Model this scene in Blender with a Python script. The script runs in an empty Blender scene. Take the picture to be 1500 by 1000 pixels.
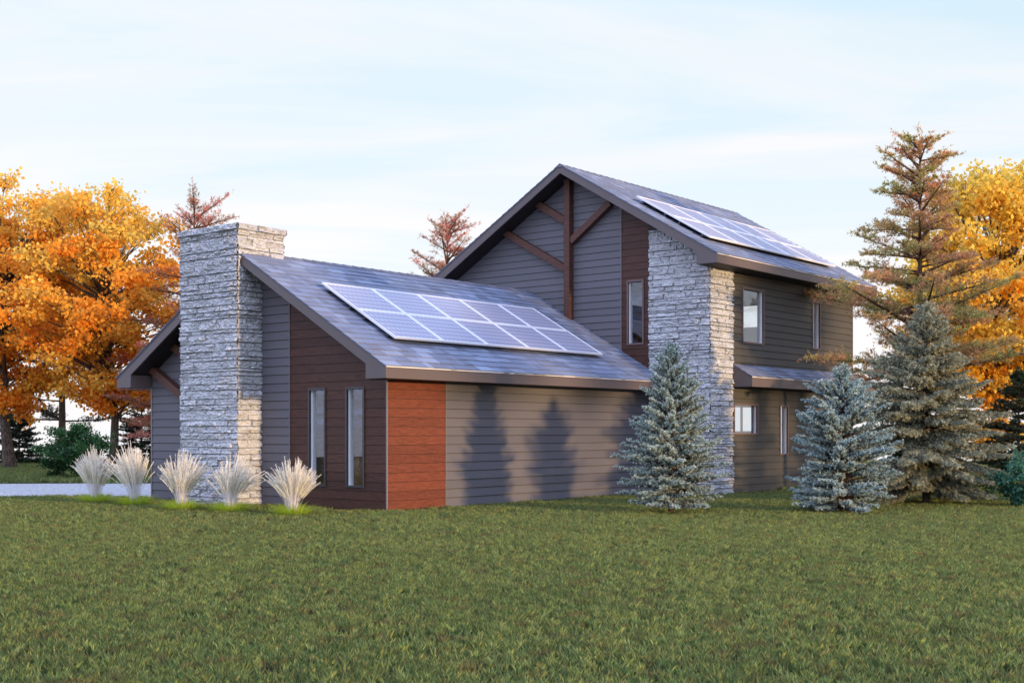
import bpy, bmesh, math, random
import numpy as np
from mathutils import Vector, noise, Matrix
R = math.radians
scene = bpy.context.scene
COL = scene.collection

# ------------------------------------------------------------------ camera
CX, CY, CH, YAW, FPX, HY = -17.1675, -17.0773, 1.6, 0.6829, 1828.70, 630.65
cam_d = bpy.data.cameras.new("camera"); cam = bpy.data.objects.new("camera", cam_d); COL.objects.link(cam)
cam.location = (CX, CY, CH); cam.rotation_euler = (R(90), 0, YAW - R(90))
cam_d.sensor_width = 36; cam_d.lens = 36 * FPX / 1500; cam_d.shift_y = (HY - 500) / 1500
cam_d.clip_end = 5000; cam_d.clip_start = .1
scene.camera = cam
_c, _s = math.cos(YAW), math.sin(YAW)
def at(px, D):                      # ground point seen at picture column px, D metres deep
    r = (px - 750) / FPX
    return (CX + D * (_c + r * _s), CY + D * (_s - r * _c))

# ------------------------------------------------------------------ helpers
def link(o, parent=None):
    COL.objects.link(o)
    if parent: o.parent = parent
    return o
def tag(o, label=None, cat=None, group=None, kind=None):
    if label: o["label"] = label
    if cat: o["category"] = cat
    if group: o["group"] = group
    if kind: o["kind"] = kind
    return o
def empty(name, loc=(0, 0, 0), rot=(0, 0, 0)):
    o = bpy.data.objects.new(name, None); o.location = loc; o.rotation_euler = rot; o.empty_display_size = .2
    return link(o)
def copy_tree(o, parent=None):
    c = o.copy(); COL.objects.link(c); c.parent = parent
    for ch in list(o.children): copy_tree(ch, c)
    return c

class MB:
    def __init__(s): s.v = []; s.f = []; s.c = []; s.sm = False
    def quad(s, a, b, c, d, col=(1, 1, 1)):
        n = len(s.v); s.v += [a, b, c, d]; s.f.append((n, n+1, n+2, n+3)); s.c.append(col)
    def poly(s, pts, col=(1, 1, 1)):
        n = len(s.v); s.v += list(pts); s.f.append(tuple(range(n, n+len(pts)))); s.c.append(col)
    def prism(s, a, b, col=(1, 1, 1)):      # two matching rings
        n = len(s.v); k = len(a); s.v += list(a) + list(b)
        s.f.append(tuple(range(n, n+k))); s.c.append(col)
        s.f.append(tuple(range(n+2*k-1, n+k-1, -1))); s.c.append(col)
        for i in range(k):
            j = (i+1) % k
            s.f.append((n+i, n+k+i, n+k+j, n+j)); s.c.append(col)
    def box(s, x0, y0, z0, x1, y1, z1, col=(1, 1, 1)):
        s.prism([(x0, y0, z0), (x1, y0, z0), (x1, y1, z0), (x0, y1, z0)], [(x0, y0, z1), (x1, y0, z1), (x1, y1, z1), (x0, y1, z1)], col)
    def tube(s, pts, rad, seg=6, col=(1, 1, 1)):
        pts = [Vector(p) for p in pts]; rings = []
        for i, p in enumerate(pts):
            d = (pts[min(i+1, len(pts)-1)] - pts[max(i-1, 0)])
            if d.length < 1e-6: d = Vector((0, 0, 1))
            d.normalize(); a = d.orthogonal().normalized() if i == 0 else (pa - d * pa.dot(d)).normalized()
            pa = a; b = d.cross(a); r = rad[i]; n = len(s.v)
            s.v += [tuple(p + (a * math.cos(t) + b * math.sin(t)) * r) for t in [2*math.pi*k/seg for k in range(seg)]]
            rings.append(n)
        for i in range(len(rings)-1):
            for k in range(seg):
                j = (k+1) % seg
                s.f.append((rings[i]+k, rings[i]+j, rings[i+1]+j, rings[i+1]+k)); s.c.append(col)
    def build(s, name, mat, parent=None, recalc=True, bevel=0, smooth=False):
        me = bpy.data.meshes.new(name); me.from_pydata(s.v, [], s.f)
        ca = me.attributes.new("col", 'FLOAT_COLOR', 'FACE')
        arr = np.ones((len(s.f), 4), dtype=np.float32); arr[:, :3] = np.array(s.c, dtype=np.float32).reshape(-1, 3)
        ca.data.foreach_set("color", arr.ravel())
        if recalc:
            bm = bmesh.new(); bm.from_mesh(me); bmesh.ops.recalc_face_normals(bm, faces=bm.faces); bm.to_mesh(me); bm.free()
        if smooth: me.polygons.foreach_set("use_smooth", [True]*len(me.polygons))
        me.materials.append(mat)
        o = bpy.data.objects.new(name, me); link(o, parent)
        if bevel:
            m = o.modifiers.new("bevel", 'BEVEL'); m.width = bevel; m.segments = 2; m.limit_method = 'ANGLE'
        return o

def tris_obj(name, mat, V, C, parent=None, nper=3):      # V (N,nper,3) C (N,3) numpy
    N = len(V); me = bpy.data.meshes.new(name)
    me.vertices.add(N*nper); me.vertices.foreach_set("co", V.reshape(-1).astype(np.float32))
    me.loops.add(N*nper); me.loops.foreach_set("vertex_index", np.arange(N*nper, dtype=np.int32))
    me.polygons.add(N); me.polygons.foreach_set("loop_start", (np.arange(N)*nper).astype(np.int32))
    try: me.polygons.foreach_set("loop_total", np.full(N, nper, dtype=np.int32))
    except Exception: pass
    me.update(calc_edges=True)
    ca = me.attributes.new("col", 'FLOAT_COLOR', 'FACE')
    arr = np.ones((N, 4), dtype=np.float32); arr[:, :3] = C
    ca.data.foreach_set("color", arr.ravel())
    me.materials.append(mat)
    o = bpy.data.objects.new(name, me); return link(o, parent)

# ------------------------------------------------------------------ materials
class NT:
    def __init__(s, name):
        s.m = bpy.data.materials.new(name); s.m.use_nodes = True; s.t = s.m.node_tree; s.n = s.t.nodes; s.l = s.t.links
        s.n.clear(); s.out = s.n.new('ShaderNodeOutputMaterial')
    def new(s, ty, **kw):
        nd = s.n.new('ShaderNode' + ty)
        for k, v in kw.items():
            if k in nd.inputs: s.inp(nd, k, v)
            else: setattr(nd, k, v)
        return nd
    def inp(s, nd, k, v):
        if hasattr(v, 'links'): s.l.new(v, nd.inputs[k])
        else: nd.inputs[k].default_value = v
    def mix(s, fac, a, b, mode='MIX'):
        m = s.n.new('ShaderNodeMix'); m.data_type = 'RGBA'; m.blend_type = mode
        for i, v in ((0, fac), (6, a), (7, b)):
            if hasattr(v, 'links'): s.l.new(v, m.inputs[i])
            else: m.inputs[i].default_value = v if i == 0 else (*v[:3], 1)
        return m.outputs[2]
    def math(s, op, a, b=0.0, c=None):
        m = s.n.new('ShaderNodeMath'); m.operation = op
        for i, v in ((0, a), (1, b), (2, c)):
            if v is None: continue
            if hasattr(v, 'links'): s.l.new(v, m.inputs[i])
            else: m.inputs[i].default_value = v
        return m.outputs[0]
    def ramp(s, fac, stops):
        r = s.n.new('ShaderNodeValToRGB'); s.l.new(fac, r.inputs[0]); e = r.color_ramp.elements
        while len(e) < len(stops): e.new(.5)
        for el, (p, c) in zip(e, stops):
            el.position = p; el.color = (*c, 1) if len(c) == 3 else c
        return r.outputs[0]
    def pos(s, scale=(1, 1, 1), obj=False):
        tc = s.n.new('ShaderNodeTexCoord') if obj else s.n.new('ShaderNodeNewGeometry')
        mp = s.n.new('ShaderNodeMapping'); mp.inputs['Scale'].default_value = scale
        s.l.new(tc.outputs['Object'] if obj else tc.outputs['Position'], mp.inputs['Vector']); return mp.outputs[0]
    def noise(s, vec, scale=5, detail=4, rough=.55, dist=0):
        nd = s.n.new('ShaderNodeTexNoise'); s.l.new(vec, nd.inputs['Vector'])
        nd.inputs['Scale'].default_value = scale; nd.inputs['Detail'].default_value = detail
        nd.inputs['Roughness'].default_value = rough; nd.inputs['Distortion'].default_value = dist
        return nd.outputs[0]
    def attr(s, name="col"):
        a = s.n.new('ShaderNodeAttribute'); a.attribute_name = name; return a.outputs['Color']
    def bump(s, h, strength=.3, dist=.01):
        b = s.n.new('ShaderNodeBump'); b.inputs['Strength'].default_value = strength; b.inputs['Distance'].default_value = dist
        s.l.new(h, b.inputs['Height']); return b.outputs[0]
    def pbr(s, color, rough=.7, spec=.3, normal=None, metal=0):
        p = s.n.new('ShaderNodeBsdfPrincipled')
        for k, v in (('Base Color', color), ('Roughness', rough), ('Specular IOR Level', spec), ('Metallic', metal)):
            if hasattr(v, 'links'): s.l.new(v, p.inputs[k])
            elif k == 'Base Color': p.inputs[k].default_value = (*v, 1)
            else: p.inputs[k].default_value = v
        if normal is not None: s.l.new(normal, p.inputs['Normal'])
        return p.outputs[0]
    def done(s, sh): s.l.new(sh, s.out.inputs[0]); return s.m

def m_siding(name, base):
    t = NT(name); v = t.pos((1.5, 1.5, 30)); n = t.noise(v, 6, 5)
    n2 = t.noise(t.pos(), .9, 3)
    c = t.mix(n, [x*.88 for x in base], [x*1.1 for x in base])
    c = t.mix(t.math('MULTIPLY', n2, .35), c, [x*.75 for x in base])
    c = t.mix(1, c, t.attr(), 'MULTIPLY')
    return t.done(t.pbr(c, .62, .3, t.bump(n, .25, .004)))
def m_wood(name, dark, mid, light):
    t = NT(name); v = t.pos((1.1, 1.1, 26)); n = t.noise(v, 3.2, 6, .62, .6)
    n2 = t.noise(t.pos((2.2, 2.2, 60)), 7, 4, .6, .3)
    kn = t.noise(t.pos((2.5, 2.5, 9)), 1.7, 3, .5, 1.2)
    c = t.ramp(n, [(.30, dark), (.52, mid), (.75, light)])
    c = t.mix(t.math('MULTIPLY', t.ramp(n2, [(.42, (1, 1, 1)), (.5, (0, 0, 0))]), .55), c, dark)
    c = t.mix(t.math('MULTIPLY', t.ramp(kn, [(.60, (0, 0, 0)), (.68, (1, 1, 1))]), .5), c, dark)
    c = t.mix(1, c, t.attr(), 'MULTIPLY')
    return t.done(t.pbr(c, .55, .3, t.bump(n2, .35, .004)))
def m_plain(name, base, rough=.6, spec=.3, var=.08, sc=3):
    t = NT(name); n = t.noise(t.pos(), sc, 4)
    c = t.mix(n, [x*(1-var) for x in base], [x*(1+var) for x in base])
    return t.done(t.pbr(c, rough, spec))
def m_stone():
    t = NT("ledge_stone"); v = t.pos((1, 1, 1.6)); n = t.noise(v, 14, 8, .7, .3); n2 = t.noise(t.pos(), 3, 4)
    n3 = t.noise(t.pos((1, 1, 2.2)), 42, 6, .75)
    c = t.ramp(n, [(.28, (.33, .335, .34)), (.44, (.58, .585, .585)), (.7, (.73, .73, .72))])
    c = t.mix(t.math('MULTIPLY', n2, .4), c, (.47, .475, .49))
    c = t.mix(1, c, t.attr(), 'MULTIPLY')
    h = t.math('ADD', n, t.math('MULTIPLY', n3, .5))
    return t.done(t.pbr(c, .85, .15, t.bump(h, 1.0, .03)))
def m_shingle():
    t = NT("asphalt_shingle"); n = t.noise(t.pos(), 60, 4, .7); n2 = t.noise(t.pos((.6, .6, 1)), 1.1, 3)
    c = t.mix(n, (.62, .62, .64), (1.25, 1.25, 1.27))
    c = t.mix(1, t.attr(), c, 'MULTIPLY')
    c = t.mix(t.math('MULTIPLY', t.ramp(n2, [(.45, (0, 0, 0)), (.65, (1, 1, 1))]), .2), c, (.15, .125, .155))
    return t.done(t.pbr(c, .72, .4, t.bump(n, .7, .008)))
def m_leaf(name, trans=.35, rough=.6, var=.25, spec=.25, sc=1.3):
    t = NT(name); n = t.noise(t.pos(), sc, 3)
    oi = t.n.new('ShaderNodeObjectInfo')
    c = t.mix(1, t.attr(), t.mix(n, (1-var,)*3, (1+var,)*3), 'MULTIPLY')
    d = t.pbr(c, rough, spec)
    tr = t.new('BsdfTranslucent'); t.l.new(c, tr.inputs[0])
    m = t.n.new('ShaderNodeMixShader'); m.inputs[0].default_value = trans
    t.l.new(d, m.inputs[1]); t.l.new(tr.outputs[0], m.inputs[2])
    return t.done(m.outputs[0])
def m_bark(name, dark, light):
    t = NT(name); n = t.noise(t.pos((5, 5, 1.2)), 5, 6, .7, .5)
    c = t.ramp(n, [(.4, dark), (.6, light)])
    return t.done(t.pbr(c, .9, .1, t.bump(n, 1, .05)))
def m_glass():
    t = NT("window_glass")
    tr = t.new('BsdfTransparent'); tr.inputs[0].default_value = (.93, .95, .96, 1)
    gl = t.new('BsdfGlossy'); gl.inputs['Roughness'].default_value = .01; gl.inputs['Color'].default_value = (.95, .97, 1, 1)
    ge = t.n.new('ShaderNodeNewGeometry'); dt = t.n.new('ShaderNodeVectorMath'); dt.operation = 'DOT_PRODUCT'
    t.l.new(ge.outputs['Normal'], dt.inputs[0]); t.l.new(ge.outputs['Incoming'], dt.inputs[1])
    q = t.math('SUBTRACT', 1.0, t.math('ABSOLUTE', dt.outputs['Value']))
    f = t.math('MULTIPLY_ADD', t.math('POWER', q, 4.0), .85, .06)
    m = t.n.new('ShaderNodeMixShader'); t.l.new(f, m.inputs[0]); t.l.new(tr.outputs[0], m.inputs[1]); t.l.new(gl.outputs[0], m.inputs[2])
    return t.done(m.outputs[0])
def m_ground():
    t = NT("lawn_soil"); p = t.pos(); n = t.noise(p, .35, 5, .6); n2 = t.noise(p, 14, 6, .7); n3 = t.noise(p, 2.2, 4)
    c = t.ramp(n2, [(.32, (.016, .018, .008)), (.5, (.04, .045, .017)), (.68, (.08, .08, .03))])
    c = t.mix(t.math('MULTIPLY', t.ramp(n3, [(.5, (0, 0, 0)), (.7, (1, 1, 1))]), .5), c, (.06, .036, .018))
    c = t.mix(t.math('MULTIPLY', n, .4), c, (.045, .07, .02))
    return t.done(t.pbr(c, .95, .1, t.bump(n2, 1, .05)))
def m_gravel():
    t = NT("pale_gravel"); p = t.pos(); vo = t.n.new('ShaderNodeTexVoronoi'); t.l.new(p, vo.inputs['Vector']); vo.inputs['Scale'].default_value = 28
    n = t.noise(p, 9, 5, .7); c = t.ramp(n, [(.32, (.22, .22, .22)), (.5, (.46, .455, .44)), (.66, (.66, .64, .61))])
    c = t.mix(.35, c, vo.outputs['Color'], 'SOFT_LIGHT')
    return t.done(t.pbr(c, .9, .15, t.bump(vo.outputs['Distance'], 1, .02)))
def m_cells():
    t = NT("solar_cell"); n = t.noise(t.pos((1, 1, 1), True), 4, 3)
    c = t.mix(n, (.30, .29, .37), (.35, .335, .42))
    return t.done(t.pbr(c, .35, .45))

M = dict(
    gray=m_siding("gray_siding", (.122, .115, .124)),
    dgray=m_siding("charcoal_siding", (.074, .069, .060)),
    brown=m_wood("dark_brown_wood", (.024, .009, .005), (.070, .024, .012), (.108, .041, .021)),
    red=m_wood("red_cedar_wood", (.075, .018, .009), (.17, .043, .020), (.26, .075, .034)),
    beam=m_wood("beam_wood", (.05, .02, .013), (.10, .042, .027), (.14, .06, .038)),
    fascia=m_plain("bronze_metal", (.115, .088, .083), .45, .4, .04),
    soffit=m_plain("dark_soffit", (.022, .016, .015), .6, .3, .06),
    frame=m_plain("black_window_frame", (.035, .033, .035), .4, .5, .03),
    bframe=m_plain("brown_window_frame", (.13, .085, .075), .45, .4, .03),
    white=m_plain("white_jamb", (.86, .85, .85), .5, .3, .02),
    pink=m_plain("interior_plaster", (.80, .76, .74), .8, .2, .03),
    floor=m_plain("interior_floor", (.42, .34, .27), .5, .3, .1),
    inwood=m_wood("interior_wood", (.20, .09, .025), (.46, .24, .07), (.62, .36, .13)),
    trim=m_plain("trim_metal", (.19, .17, .165), .4, .4, .03),
    drip=m_plain("drip_edge", (.75, .70, .66), .3, .5, .02),
    stone=m_stone(), shingle=m_shingle(), glass=m_glass(), ground=m_ground(), gravel=m_gravel(),
    alu=m_plain("panel_frame_white", (.78, .76, .75), .35, .5, .02), cell=m_cells(),
    back=m_plain("panel_backsheet", (.60, .59, .64), .3, .6, .02),
    conc=m_plain("foundation", (.16, .15, .13), .8, .2, .1),
)

# ------------------------------------------------------------------ house data (metres, house axes)
SL = .5807                                    # roof slope (7 in 12)
wy0, wy1, wym = 0.0, 7.636, 3.818             # wing walls / ridge
we, wfz, wfb, wo = -.541, 2.822, 2.586, -.571
Xg, Xb, Ys, Yn, Ym = 9.286, 17.516, -1.711, 6.427, 2.358
me_, mfz, mfb, mo = -2.2715, 5.797, 5.5656, 8.69
SP = .1806
wing_top = lambda y: wfz + SL * ((y - we) if y <= wym else (2*wym - y - we))
main_top = lambda y: mfz + SL * ((y - me_) if y <= Ym else (2*Ym - y - me_))
RD = .22                                      # rake depth
house = empty("house", (8.5, 2.4, 0)); tag(house, "modern house with charcoal siding, brown wood panels and a stone chimney", "house")
HL = Vector((8.5, 2.4, 0))
def fixp(o):                                   # keep world coordinates under the house empty
    o.location = -HL if o.parent == house else (0, 0, 0)
    return o
F_w = lambda u, z, o: (-o, u, z)
F_m = lambda u, z, o: (Xg - o, u, z)
S_w = lambda u, z, o: (u, -o, z)
S_m = lambda u, z, o: (u, Ys - o, z)

def clip(poly, a, b, c):                       # keep a*u+b*z<=c
    out = []
    for i in range(len(poly)):
        p, q = poly[i], poly[(i+1) % len(poly)]
        dp, dq = a*p[0]+b*p[1]-c, a*q[0]+b*q[1]-c
        if dp <= 0: out.append(p)
        if dp*dq < 0:
            t = dp/(dp-dq); out.append((p[0]+(q[0]-p[0])*t, p[1]+(q[1]-p[1])*t))
    return out
def rect_clip(poly, u0, u1, z0, z1):
    for k in ((-1, 0, -u0), (1, 0, u1), (0, -1, -z0), (0, 1, z1)):
        poly = clip(poly, *k)
        if len(poly) < 3: return None
    ar = sum(poly[i][0]*poly[(i+1) % len(poly)][1]-poly[(i+1) % len(poly)][0]*poly[i][1] for i in range(len(poly)))
    return poly if abs(ar) > 1e-5 else None
def cells(poly, holes, z0, z1):
    us = [p[0] for p in poly]; umin, umax = min(us), max(us)
    zs = sorted({z0, z1} | {h[k] for h in holes for k in (2, 3) if z0 < h[k] < z1})
    for a, b in zip(zs, zs[1:]):
        act = sorted((h[0], h[1]) for h in holes if h[2] < b - 1e-6 and h[3] > a + 1e-6)
        cur = umin
        for h0, h1 in act + [(umax, umax)]:
            if h0 > cur + 1e-6:
                q = rect_clip(poly, cur, h0, a, b)
                if q: yield q
            cur = max(cur, h1)
def shell(mb, mp, poly, holes, o0, o1):
    zz = [p[1] for p in poly]
    for q in cells(poly, holes, min(zz), max(zz)):
        mb.prism([mp(u, z, o0) for u, z in q], [mp(u, z, o1) for u, z in q])
def siding(name, mp, poly, holes, mat, z0, parent=house, lap=.020, gap=.009, seed=1, var=.06):
    rnd = random.Random(seed); mb = MB(); zz = [p[1] for p in poly]
    i0 = math.floor((min(zz)-z0)/SP); i1 = math.ceil((max(zz)-z0)/SP)
    for i in range(i0, i1):
        a = z0 + i*SP; g = 1 + rnd.uniform(-var, var); col = (g, g*(1+rnd.uniform(-.015, .015)), g)
        for q in cells(poly, holes, a, a+SP-gap):
            off = lambda z: .004 + lap*(1-(z-a)/SP)
            mb.prism([mp(u, z, off(z)) for u, z in q], [mp(u, z, -.01) for u, z in q], col)
    return fixp(mb.build(name, mat, parent))

# ---- walls (solid shells, .16 thick, the boards lie on them)
win_f = [(1.711, 2.236, .476, 2.465), (.60, 1.136, .476, 2.465)]
win_m = [(.155, .665, 3.767, 5.41)]
win_s = [(10.893, 12.053, 3.81, 5.23), (14.853, 15.377, 3.85, 5.20)]
win_l = [(10.46, 11.724, 1.496, 2.287), (12.928, 13.423, .95, 2.285)]
gw = [(wy0, 0), (wy1, 0), (wy1, wing_top(wy1)-RD), (wym, wing_top(wym)-RD), (wy0, wing_top(wy0)-RD)]
gm = [(Ys, 0), (Yn, 0), (Yn, main_top(Yn)-RD), (Ym, main_top(Ym)-RD), (Ys, main_top(Ys)-RD)]
def sub(poly, a, b): return rect_clip(poly, a, b, -1, 20)
wl = MB()
shell(wl, F_w, gw, win_f, 0, -.16)
shell(wl, S_w, [(.16, 0), (Xg+.5, 0), (Xg+.5, 2.6), (.16, 2.6)], [], 0, -.16)
shell(wl, lambda u, z, o: (u, wy1+o, z), [(.16, 0), (Xg+.5, 0), (Xg+.5, 2.6), (.16, 2.6)], [(.4, 4.0, .15, 2.4), (6.0, 8.9, .15, 2.4)], 0, -.16)  # unseen north openings added to let sky light into the wing
shell(wl, F_m, gm, win_m, 0, -.16)
shell(wl, S_m, [(Xg+.16, 0), (Xb, 0), (Xb, 5.7), (Xg+.16, 5.7)], win_s + win_l, 0, -.16)
shell(wl, lambda u, z, o: (u, Yn+o, z), [(Xg+.16, 0), (Xb, 0), (Xb, 5.7), (Xg+.16, 5.7)], [(9.8, 17.0, .15, 2.6), (9.8, 17.0, 3.1, 5.5)], 0, -.16)  # unseen north openings, added wide to brighten the main rooms
shell(wl, lambda u, z, o: (Xb+o, u, z), [(p[0] if p[0] not in (Ys, Yn) else (Ys+.16 if p[0] == Ys else Yn-.16), p[1]) for p in gm],
      [(-1.2, 5.2, .5, 2.55), (.4, 2.9, 4.79, 5.46)], 0, -.16)
fixp(wl.build("wall", M['pink'], house))
fl = MB(); fl.box(.17, .17, .02, Xg, wy1-.17, .06); fl.box(Xg+.17, Ys+.17, .02, Xb-.17, Yn-.17, .06); fl.box(Xg+.17, Ys+.17, 2.72, Xb-.17, Yn-.17, 2.95)
fixp(fl.build("floor", M['floor'], house))
pt = MB(); pt.box(1.75, 1.95, .06, 1.9, 4.2, 2.45); fixp(pt.build("interior_wall", M['inwood'], house))
pt = MB(); pt.box(Xg+1.42, Ys+.17, 2.96, Xg+1.50, 3.6, 5.4); pt.box(Xg+.17, 3.6, 2.96, Xg+1.50, 3.7, 5.4); fixp(pt.build("interior_wall", M['inwood'], house))  # partition added to keep north light from the room behind the gable window
fd = MB(); fd.box(-.03, -.03, -.4, Xg, wy1+.03, .02); fd.box(Xg-.03, Ys-.03, -.4, Xb+.03, Yn+.03, .02); fixp(fd.build("foundation", M['conc'], house))

sh = MB()
shell(sh, F_w, gw, win_f, .003, .0005); shell(sh, S_w, [(.0, 0), (Xg, 0), (Xg, 2.6), (.0, 2.6)], [], .003, .0005)
shell(sh, F_m, gm, win_m, .003, .0005); shell(sh, S_m, [(Xg, 0), (Xb, 0), (Xb, 5.6), (Xg, 5.6)], win_s + win_l, .003, .0005)
fixp(sh.build("sheathing", M['soffit'], house))
# ---- cladding
Z0 = 2.4085 - 20*SP
siding("siding_panel", F_w, sub(gw, 2.814, 7.60), win_f, M['gray'], Z0, seed=2)
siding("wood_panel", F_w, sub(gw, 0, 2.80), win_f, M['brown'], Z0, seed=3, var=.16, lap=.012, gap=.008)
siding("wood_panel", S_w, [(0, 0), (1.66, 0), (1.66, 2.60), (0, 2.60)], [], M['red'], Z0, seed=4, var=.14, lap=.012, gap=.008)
siding("siding_panel", S_w, [(1.675, 0), (Xg, 0), (Xg, 2.60), (1.675, 2.60)], [], M['gray'], Z0, seed=5)
siding("siding_panel", F_m, sub(gm, .845, Yn), [], M['gray'], Z0, seed=6)
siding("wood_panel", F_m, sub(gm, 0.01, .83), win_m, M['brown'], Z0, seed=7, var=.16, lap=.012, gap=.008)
siding("siding_panel", S_m, [(10.40, 0), (Xb, 0), (Xb, 5.60), (10.40, 5.60)], win_s + win_l, M['dgray'], Z0, seed=8)
TR = [(-.030, 2.800, 0, 0, 2.814, wing_top(2.8)-RD-.02), (-.028, -.024, 0, .0, .0, 2.6), (1.66, -.026, 0, 1.675, 0, 2.6), (-.03, 7.60, 0, 0, 7.64, 2.6), (Xg-.03, .83, 3, Xg, .845, main_top(.83)-RD-.02), (Xg-.03, Yn-.03, 5, Xg, Yn+.005, main_top(Yn)-RD-.02), (Xb-.02, Ys-.028, 0, Xb+.02, Ys, 5.6)]
for b_ in TR:
    q_ = MB(); q_.box(*b_); fixp(q_.build("corner_trim", M['trim'], house))

# ---- roofs
def roof_deck(name, e0, w0, ridge, w1, e1, ft, fb, top, x0, x1):
    pr = [(e0, fb), (w0, fb), (w0, top(w0)-RD-.04), (ridge, top(ridge)-RD), (w1, top(w1)-RD-.04), (w1, fb), (e1, fb), (e1, ft-.035), (ridge, top(ridge)-.035), (e0, ft-.035)]
    mb = MB(); parts = [[0, 1, 2, 9], [2, 3, 8, 9], [3, 4, 7, 8], [4, 5, 6, 7]]
    # one closed strip built from its ten edges, capped with four convex pieces at each end
    for i in range(10):
        a, b = pr[i], pr[(i+1) % 10]
        mb.quad((x0, *a), (x0, *b), (x1, *b), (x1, *a))
    for q in parts:
        mb.poly([(x0, *pr[i]) for i in q]); mb.poly([(x1, *pr[i]) for i in q][::-1])
    return fixp(mb.build(name, M['fascia'], house, recalc=False))
roof_w = roof_deck("roof", we, wy0, wym, wy1, 2*wym-we, wfz, wfb, wing_top, wo, Xg+.1)
roof_m = roof_deck("roof", me_, Ys, Ym, Yn, 2*Ym-me_, mfz, mfb, main_top, mo, 17.993)
def soffits(name, par, e0, w0, e1, w1, fb, ridge, top, x0, xw, x1):
    mb = MB(); t = .004
    mb.box(x0+.03, e0+.03, fb-t-.003, x1-.02, w0-.002, fb-.002)
    mb.box(x0+.03, w1+.002, fb-t-.003, x1-.02, e1-.03, fb-.002)
    for s0, s1 in ((w0+.002, ridge), (ridge, w1-.002)):
        za, zb = top(s0)-RD-(.04 if s0 != ridge else 0), top(s1)-RD-(.04 if s1 != ridge else 0)
        mb.prism([(x0+.04, s0, za-.002), (xw, s0, za-.002), (xw, s1, zb-.002), (x0+.04, s1, zb-.002)],
                 [(x0+.04, s0, za-.008), (xw, s0, za-.008), (xw, s1, zb-.008), (x0+.04, s1, zb-.008)])
    return mb.build(name, M['soffit'], par)
soffits("soffit", roof_w, we, wy0, 2*wym-we, wy1, wfb, wym, wing_top, wo, .0, Xg-.02)
soffits("soffit", roof_m, me_, Ys, 2*Ym-me_, Yn, mfb, Ym, main_top, mo, Xg, 17.97)

def shingles(name, par, x0, x1, yE, zE, yR, seed, zo=0.0, exp=.225, skip=None):
    rnd = random.Random(seed); sg = 1 if yR > yE else -1
    L = math.hypot(yR-yE, abs(yR-yE)*SL); ux, uz = (yR-yE)/L, SL*abs(yR-yE)/L; nx, nz = -sg*uz, abs(ux)
    P = lambda x, s, h: (x, yE+ux*s+nx*h, zE+uz*s+nz*h)
    mb = MB(); mb.prism([P(x0, -.01, -.035), P(x1, -.01, -.035), P(x1, L, -.035), P(x0, L, -.035)], [P(x0, -.01, -.004), P(x1, -.01, -.004), P(x1, L, -.004), P(x0, L, -.004)], (.12, .12, .13))
    k = 0; s = -.02; pal = [(.18, .215, .29), (.205, .24, .32), (.155, .185, .25), (.185, .205, .26), (.24, .28, .36), (.17, .195, .25)]
    while s < L-.03:
        x = x0 - .02; s1 = min(s+exp+.03, L)
        while x < x1:
            w = rnd.choice((.17, .24, .32, .42, .5)); xe = min(x+w, x1+.015); xs = max(x, x0-.015)
            c = rnd.choice(pal); g = rnd.uniform(.85, 1.15); c = tuple(v*g for v in c)
            t = rnd.uniform(.012, .024)
            if xe > xs+.02:
                d = rnd.uniform(-.012, .012)
                mb.prism([P(xs, s+d, 0), P(xe, s+d, 0), P(xe, s1, -.004), P(xs, s1, -.004)],
                         [P(xs, s+d, t), P(xe, s+d, t), P(xe, s1, .002), P(xs, s1, .002)], c)
            x += w
        s += exp
    return mb.build(name, M['shingle'], par)
shingles("shingles", roof_w, wo-.01, Xg+.05, we, wfz, wym, 11)
shingles("shingles", roof_w, wo-.01, Xg+.05, 2*wym-we, wfz, wym, 12)
shingles("shingles", roof_m, mo-.01, 18.0, me_, mfz, Ym, 13)
shingles("shingles", roof_m, mo-.01, 18.0, 2*Ym-me_, mfz, Ym, 14)
for (yr, zr, xa, xb) in ((wym, wing_top(wym), wo-.02, Xg), (Ym, main_top(Ym), mo-.02, 18.0)):
    rc = MB(); x = xa; rr = random.Random(5)
    while x < xb:
        g = rr.uniform(.8, 1.2); w = .30; xe = min(x+w, xb)
        rc.prism([(x, yr-.12, zr-.045), (x, yr, zr+.03), (x, yr+.12, zr-.045), (x, yr+.12, zr-.07), (x, yr-.12, zr-.07)],
                 [(xe, yr-.12, zr-.055), (xe, yr, zr+.018), (xe, yr+.12, zr-.055), (xe, yr+.12, zr-.08), (xe, yr-.12, zr-.08)], (.15*g, .155*g, .19*g))
        x += w
    rc.build("ridge_cap", M['shingle'], roof_w if yr == wym else roof_m)
for b_ in ((wo, we-.012, wfz-.03, Xg, we, wfz-.008), (mo, me_-.012, mfz-.03, 17.993, me_, mfz-.008), (10.395, me_-.012, 2.914, 17.993, me_, 2.936)):
    q_ = MB(); q_.box(*b_); fixp(q_.build("drip_edge", M['drip'], house))

# ---- pent roof along the side wall
pz = 2.944; pb = 2.69; ptz = 3.262
pr = MB()
prof = [(me_, pb), (Ys, pb), (Ys, ptz-.03), (me_, pz-.03)]
pr.prism([(10.40, y, z) for y, z in prof], [(17.993, y, z) for y, z in prof])
pr.prism([(Xb, Ys, pb), (Xb, Yn, pb), (Xb, Yn, ptz-.05), (Xb, Ys, ptz-.05)], [(17.993, Ys+.003, pb), (17.993, Yn, pb), (17.993, Yn, pz-.05), (17.993, Ys+.003, pz-.05)])
pent = fixp(pr.build("pent_roof", M['fascia'], house))
shingles("shingles", pent, 10.40, 18.0, me_, pz, Ys, 15, exp=.2)
ps = MB(); ps.box(10.45, me_+.03, pb-.008, 17.96, Ys-.003, pb-.002); ps.build("soffit", M['soffit'], pent)

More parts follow.
